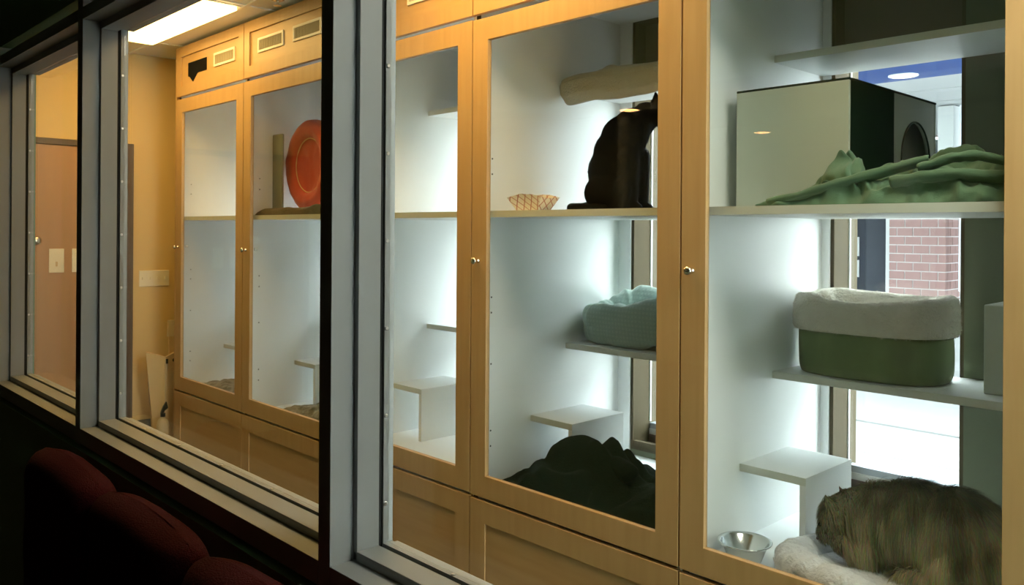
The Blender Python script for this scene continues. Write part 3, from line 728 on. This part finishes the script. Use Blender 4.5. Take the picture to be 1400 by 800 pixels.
# -- paper food tray
r = empty('paper_food_tray', (-2.13, 2.22, zs), 'small paper food tray with a red lattice print, left of the black cat', 'food tray')
cx_, cy_ = -2.215, 2.235; hw_, hd = .082, .05
def tray():
    vs = []; uvs = []; fs = []
    bot = [(-.056,-.032),(.056,-.032),(.056,.032),(-.056,.032)]; nseg = 10
    for side in range(4):
        a, b = bot[side], bot[(side+1)%4]; k0 = len(vs)
        for j in range(4):
            for i in range(nseg+1):
                t = i/nseg; x = a[0]+(b[0]-a[0])*t; y = a[1]+(b[1]-a[1])*t; f_ = 1+.6*j/3
                z = .0015+(.050+.012*math.sin(t*PI)*(1 if side in (0,2) else -.4)+.004*nz(x*60,y*60,side))*j/3
                vs.append((cx_+x*f_, cy_+y*f_, zs+z)); uvs.append((t*math.hypot(b[0]-a[0],b[1]-a[1])*f_+side*.2, z))
        fs += [(k0+j*(nseg+1)+i, k0+j*(nseg+1)+i+1, k0+(j+1)*(nseg+1)+i+1, k0+(j+1)*(nseg+1)+i) for j in range(3) for i in range(nseg)]
    k0 = len(vs); vs += [(cx_+x, cy_+y, zs+.0015) for x, y in bot]; uvs += [(x, y) for x, y in bot]; fs.append((k0+3,k0+2,k0+1,k0))
    me = bpy.data.meshes.new('tray'); me.from_pydata(vs, [], fs); ul = me.uv_layers.new(name='UVMap')
    for l_ in me.loops: ul.data[l_.index].uv = uvs[l_.vertex_index]
    return me
o = link('tray_wall', tray(), 'lattice', r); s_ = o.modifiers.new('s', 'SOLIDIFY'); s_.thickness = .001; s_.offset = 1
adopt(r)

# -- teal bolster bed on the middle shelf behind the black cat's door
r = empty('pet_bed', (-2.13, 2.80, zm), 'teal quilted bolster pet bed on the middle shelf below the black cat', 'pet bed')
tc_ = (-2.085, 2.795)
def tb(u, v):
    a = u*2*PI; t = v*2*PI; c, s_ = sq(a, .62)
    back = max(0, s_)*.4+max(0, c)*.6; R_ = .066+.010*nz(c*3, s_*3, 1)+.022*back
    if c < -.6: R_ *= 1-.12*(-.6-c)/.4
    wr = .008*nz(c*6, s_*6, t)+.0025*math.sin(a*15+3*nz(c*3,s_*3))*max(0, math.sin(t))
    hz = .082+.115*back-(.030*max(0, -c-.5))
    zz = zm+max(.002, hz+(R_+wr)*math.sin(t)*(1.45 if math.sin(t) > 0 else 1.3))
    lean = .03*(math.sin(t) > 0)*math.sin(t)
    rr_ = (R_+wr)*math.cos(t)*.95+lean
    return (tc_[0]+c*(.245+rr_), tc_[1]+s_*(.105+rr_*.8), zz)
vs, fs = grid_surface(tb, 180, 30, True); MB().add(vs, fs).build('bolster', 'teal', r, smooth=True)
lump('base_cushion', 'teal', -2.30, -1.86, 2.70, 2.90, zm, lambda x, y, s, t: .035+.008*nz(x*12,y*12), r, 50, 30, .15)
adopt(r)

# -- black fleece blanket heaped on the cabinet floor
r = empty('black_blanket', (-2.05, 2.33, zf), 'black fleece blanket heaped on the cabinet floor below the black cat', 'blanket')
tb_ = [(-2.39,.02),(-2.33,.055),(-2.26,.10),(-2.18,.165),(-2.12,.205),(-2.05,.222),(-1.98,.226),(-1.93,.22),(-1.88,.170),(-1.83,.12),(-1.78,.10),(-1.70,.125),(-1.62,.13),(-1.50,.10)]
def hb(x, y, s, t):
    env = interp(tb_, x); pr = math.exp(-((y-2.37)/.15)**2)
    h = env*(.28+.66*pr)
    f_ = abs(math.sin((x*.6+y*1.0)*24+4*nz(x*4,y*4,2)))
    return h*(.86+.20*f_)+.016*nz(x*10,y*10,7)+.003*nz(x*30,y*30,2)+.018
lump('blanket_heap', 'blackfleece', -2.392, -1.485, 2.145, 2.62, zf, hb, r, 180, 110, .13)
mb = MB(); mb.ell((-1.845,2.34,.645), (.042,.05,.036), 20); mb.ell((-1.90,2.35,.645), (.06,.06,.045), 20); mb.ell((-1.97,2.36,.62), (.07,.07,.06), 20)
remesh(mb, 'blanket_fold', 'blackfleece', .007, 5, r, disp=lambda p: .003*nz(p.x*40, p.y*40, p.z*40))
adopt(r)

# -- fleece mat slumped over the top shelf above the black cat
r = empty('fleece_mat', (-2.0, 2.68, zt), 'grey-beige fleece mat slumped over the top shelf above the black cat', 'pet bed')
def mt_(u, v):
    x = -2.385+.86*u; e = min(1, u/.09); e = math.sqrt(max(0, 1-(1-e)**2))
    a = v*2*PI
    # closed section wrapping over the shelf's front edge
    pr = [(2.90,2.107),(2.90,2.135),(2.78,2.14),(2.68,2.15),(2.60,2.155),(2.545,2.135),(2.525,2.10),(2.53,2.045),(2.56,2.015),(2.60,2.03),(2.614,2.07),(2.616,2.107)]
    q = v*len(pr); i = int(q) % len(pr); f_ = q-int(q); p, p2 = pr[i], pr[(i+1) % len(pr)]
    y = p[0]*(1-f_)+p2[0]*f_; z = p[1]*(1-f_)+p2[1]*f_
    cy2, cz2 = 2.62, 2.11
    sag = .35+.65*e
    if y < 2.617: y = 2.616-(2.616-y)*(.5+.5*e)*(1+.18*nz(x*6,1,v*2)); z = cz2+(z-cz2)*sag*(1+.25*nz(x*5, 3, v*3))+(.075*u*u+.012*math.sin(u*9) if z < cz2 else 0)
    else: z = max(2.107, cz2+(z-cz2)*sag*(1+1.1*nz(x*7, y*7, 2)+.5*nz(x*22, y*16, 5)))
    return (x, y, z)
vs, fs = grid_surface(lambda u, v: mt_(u, v*(59/60)), 100, 60); mb = MB().add(vs, fs)
mb.add([mt_(i/99, 59/60) for i in range(100)]+[mt_(i/99, 0) for i in range(100)], [(i, i+1, 101+i, 100+i) for i in range(99)])
for uu in (0, 1): mb.add([mt_(uu, j/60) for j in range(60)], [tuple(range(60))])
o = mb.build('mat_body', 'fleecegrey', r, smooth=True); adopt(r)

# -- second cabinet: red round bed on edge, brown fleece, grey panel for a reflection, mottled fleece on the floors
r = empty('round_pet_bed', (-4.02, 2.33, zs), 'round red pet bed standing on edge on the eye-level shelf', 'pet bed')
rc = (-4.05, 2.375, 1.85); R0 = .243
def redf(u, v):
    a = u*2*PI; pr = [(0,-.012),(.10,-.012),(.135,-.02),(.16,-.05),(.20,-.062),(.236,-.04),(.243,0),(.236,.035),(.19,.05),(.10,.05),(0,.05)]
    q = v*(len(pr)-1); i = min(int(q), len(pr)-2); f_ = q-i; rr_ = pr[i][0]*(1-f_)+pr[i+1][0]*f_; y = pr[i][1]*(1-f_)+pr[i+1][1]*f_
    rr_ *= 1+.02*nz(math.cos(a)*2, math.sin(a)*2, v); y += .006*nz(math.cos(a)*4*rr_*5, math.sin(a)*4*rr_*5, 3)
    return (rc[0]+rr_*math.cos(a)*.98, rc[1]+y, rc[2]+rr_*math.sin(a)*1.04)
vs, fs = grid_surface(redf, 64, 34, True); MB().add(vs, fs).build('bed_body', 'red', r, smooth=True)
pp = []
for i in range(48):
    a = 2*PI*i/48; pp.append((rc[0]+.140*math.cos(a), rc[1]-.028, rc[2]+.148*math.sin(a)))
MB().tube(pp, .0035, 6, closed=True).build('piping', 'piping', r, smooth=True); adopt(r)
o = lump('brown_fleece', 'brownfleece', -4.29, -3.52, 2.15, 2.255, zs, lambda x, y, s, t: .028+.016*nz(x*9,y*9)+.03*s*s, None, 80, 30, .2)
tag(o, 'dark brown fleece lying along the shelf under the red round bed', 'blanket')
o = MB().box(-4.308, -4.20, 2.262, 2.280, zs+.001, 2.03).build('grey_reflection', 'boxgrey', bevel=.008); tag(o, 'narrow grey-green panel standing in for a reflection left of the red round bed', 'reflection panel')  # solid panel built in place of a reflection in the glass
def camo(x0, x1, nm, lab, hh):
    o = lump('mottled_fleece', 'camo', x0, x1, 2.145, 2.60, zf, lambda x, y, s, t: hh*(.55+.45*math.sin(min(1, s*2.2)*PI/2))*(1+.3*nz(x*10,y*10))+.012*abs(nz(x*25,y*25)), None, 100, 60, .16)
    tag(o, lab, 'blanket')
camo(-4.06, -3.42, 'a', 'mottled brown and cream fleece on the floor of the cabinet with the red bed', .075)
camo(-5.08, -4.40, 'b', 'mottled dark fleece on the floor of the cabinet furthest left', .07)

# -- things at the right edge of the near cabinet
o = box('pale_bin', 'boxwhite', -.812, -.66, 2.72, 2.90, zm, 1.29, bevel=.004); tag(o, 'pale grey plastic bin at the right end of the middle shelf beside the sage bed', 'bin')

# ------------------------------------------------------------------ lobby sofa
so = empty('lobby_sofa', (-1.4, .36, FLOOR), 'burgundy fabric sofa with rounded back cushions in the dark lobby below the window', 'sofa')
def back_cushion(x0, x1):
    cx, w_ = (x0+x1)/2, (x1-x0)/2-.003
    def back(u, v):
        a = u*2*PI; c, s_ = math.copysign(abs(math.cos(a))**.35, math.cos(a)), math.copysign(abs(math.sin(a))**.8, math.sin(a))
        e = min(1, v/.08)**.5 if v < .5 else min(1, (1-v)/.16); e = math.sqrt(max(0, 1-(1-e)**2)) if v >= .5 else e
        z = .44+.45*v+.022*(1-abs(c)**2)*v
        return (cx+c*w_*(.86+.14*e), .665+s_*.06*max(e,.02)+.006*nz(cx+c*2, v*4, s_), z)
    vs, fs = grid_surface(back, 56, 40, True); mb = MB().add(vs, fs)
    mb.add([back(i/56, 1) for i in range(56)], [tuple(range(56))]); mb.add([back(i/56, 0) for i in range(56)], [tuple(range(56))])
    mb.build('back_cushion', 'burgundy', so, smooth=True)
sx_ = [-2.60, -2.075, -1.55, -1.025, -.50]
for a, b in zip(sx_, sx_[1:]):
    back_cushion(a, b); box('seat_cushion', 'burgundy', a+.003, b-.003, .02, .57, .33, .47, so, bevel=.04)
box('base', 'burgundy', -2.69, -.55, .03, .60, .09, .325, so, bevel=.02)
for xx in (-2.6, -.65):
    for yy in (.08, .54): MB().lathe([(.016,0),(.024,.09)], (xx, yy, FLOOR), n=12).build('leg', 'darkmetal', so)
adopt(so)
# recessed lobby downlight (seen mirrored in the cabinet glass)
r = empty('downlight', (-4.89, -4.42, CEIL), 'recessed lobby ceiling downlight behind the camera, mirrored in the glass', 'ceiling light')
M['warm'] = mat('warm_lamp', (1,.6,.3), .5, emit=((1,.42,.14), 26))
MB().lathe([(.12,0),(.12,-.006),(.095,-.006),(.095,0)], (-4.89,-4.42,CEIL), n=28).build('ring', 'tbar', r); MB().lathe([(.094,-.001),(.094,-.004)], (-4.89,-4.42,CEIL), n=28).build('lamp_disc', 'warm', r)
adopt(r)

# ------------------------------------------------------------------ outside
gr = struct(box('ground', 'mortar', -16, 8, 3.21, 30, -.12, -.03))
yj = [3.22, 4.5, 5.69, 6.59, 7.21, 8.4, 9.9, 11.6]
for a, b in zip(yj, yj[1:]):
    for x0 in (-13, -8.5, -4.0, .5):
        o = box('paving_slab', 'concrete', x0+.006, x0+4.494, a+.006, b-.006, -.03, 0 if (a, b) != (6.59, 7.21) else .012); o.parent = gr
# brick pillar
pl = empty('brick_pillar', (-3.34, 9.2, 0), 'red brick pillar with pale mortar across the walkway outside the window', 'pillar')
px0, px1, py0, py1 = -3.60, -3.04, 9.0, 9.42
box('plinth', 'concrete', px0-.04, px1+.04, py0-.04, py1+.04, .0, .75, pl)
box('mortar_core', 'mortar', px0+.008, px1-.008, py0+.008, py1-.008, .75, 2.20, pl)
me_cache = {}
def brick(x0, x1, y0, y1, z0, z1, m_, par):
    key = (round(x1-x0,4), round(y1-y0,4), round(z1-z0,4), m_)
    if key not in me_cache:
        me_ = MB().box(0, x1-x0, 0, y1-y0, 0, z1-z0).mesh('brick'); me_.materials.append(M[m_]); me_cache[key] = me_
    o = bpy.data.objects.new('brick', me_cache[key]); COL.objects.link(o); o.location = (x0, y0, z0); o.parent = par; o.matrix_parent_inverse = Matrix.Translation(par.location).inverted(); return o
H_, J = .0905, .011
for c_ in range(16):
    z0 = .75+c_*H_; off = 0 if c_ % 2 else .082
    x = px0-off
    while x < px1-.02:
        a, b = max(x, px0), min(x+.164-J, px1)
        if b-a > .02: brick(a, b, py0, py0+.06, z0, z0+H_-J, 'brick', pl)
        x += .164
    y = py0+.062
    y -= 0
    for a, b in (((py0+.071, py0+.19), (py0+.201, py0+.355), (py0+.366, py1)) if c_ % 2 else ((py0+.071, py0+.13), (py0+.141, py0+.29), (py0+.301, py1))):
        brick(px1-.06, px1, a, b, z0, z0+H_-J, 'brick', pl)
box('cap', 'concrete', px0+.02, px1-.0, py0+.02, py1-.02, 2.20, 2.30, pl)
box('white_post', 'soffit', -3.14, -2.99, 9.05, 9.40, 2.30, 2.80, pl)
for c in pl.children:
    if not c.name.startswith('brick'): c.matrix_parent_inverse = Matrix.Translation(pl.location).inverted()
o = MB().tube([(-2.90,9.05,.92),(-2.90,9.05,2.79)], .035, 12).build('downspout', 'alu'); tag(o, 'slim grey pipe right of the red brick pillar outside', 'pipe')
# canopy across the walkway
cn = empty('canopy', (-3.5, 9, 2.8), 'white boarded canopy soffit with a blue front board outside the right window', 'canopy')
box('blue_board', 'blue', -14, 2, 6.55, 7.30, 2.80, 2.95, cn)
y = 7.305
while y < 11.2:
    box('soffit_board', 'soffit', -14, 2, y, y+.715, 2.815, 2.9, cn); y += .75
box('backing', 'trim', -14, 2, 6.6, 11.9, 2.9, 3.0, cn)
adopt(cn)
r = empty('downlight', (-2.72, 7.06, 2.8), 'round recessed lamp glowing in the blue canopy board', 'ceiling light')
M['outlamp'] = mat('outdoor_lamp', (1,.9,.8), .5, emit=((1,.86,.72), 5))
MB().lathe([(.115,0),(.115,-.008),(.095,-.010),(.09,-.004)], (-2.72,7.06,2.80), n=28).build('ring', 'tbar', r); MB().lathe([(.088,-.001),(.088,-.007)], (-2.72,7.06,2.80), n=28).build('lamp_disc', 'outlamp', r)
adopt(r)
# storefront opposite
sf = empty('storefront', (-6, 12.2, 0), 'opposite shopfront of blue-grey glass in pale frames behind the brick pillar', 'building')
box('base_wall', 'whitebrick', -14, 2, 12.1, 12.4, 0, .55, sf)
xs = [-14,-12.4,-10.8,-9.4,-8.2,-7.0,-6.1,-5.45,-4.86,-3.9,-2.6,-1.2,2]
for i, (a, b) in enumerate(zip(xs, xs[1:])):
    box('shop_pane', 'store_dark' if i in (7,) else 'store_glass', a+.03, b-.03, 12.2, 12.22, .55, 2.80, sf)
    box('post', 'soffit' if i % 2 else 'alu', b-.03, b+.03, 12.1, 12.25, .55, 2.82, sf)
box('red_band', 'pink', -14, 2, 12.0, 12.1, 2.82, 3.0, sf)
box('fascia', 'store_glass', -14, 2, 12.1, 12.3, 3.0, 4.5, sf)
adopt(sf)
for i, (z0, z1, lab) in enumerate(((1.16,1.44,'upper white notice on the opposite shopfront glass'), (.85,1.10,'lower white notice on the opposite shopfront glass'))):
    o = box('notice', 'soffit', -5.40, -5.31, 12.185, 12.195, z0, z1); tag(o, lab, 'notice')
# low pale brick planter
pt = empty('planter', (-5.4, 6.2, 0), 'low pale brick planter wall outside the middle window', 'planter')
box('core', 'mortar', -6.39, -4.21, 5.91, 6.39, 0, .52, pt)
for c_ in range(4):
    x = -6.4-(0 if c_ % 2 else .15)
    while x < -4.25:
        a, b = max(x, -6.4), min(x+.288, -4.2)
        if b-a > .03: brick(a, b, 5.90, 5.96, c_*.13+.006, c_*.13+.124, 'whitebrick', pt)
        x += .30
for c in pt.children:
    if not c.name.startswith('brick'): c.matrix_parent_inverse = Matrix.Translation(pt.location).inverted()
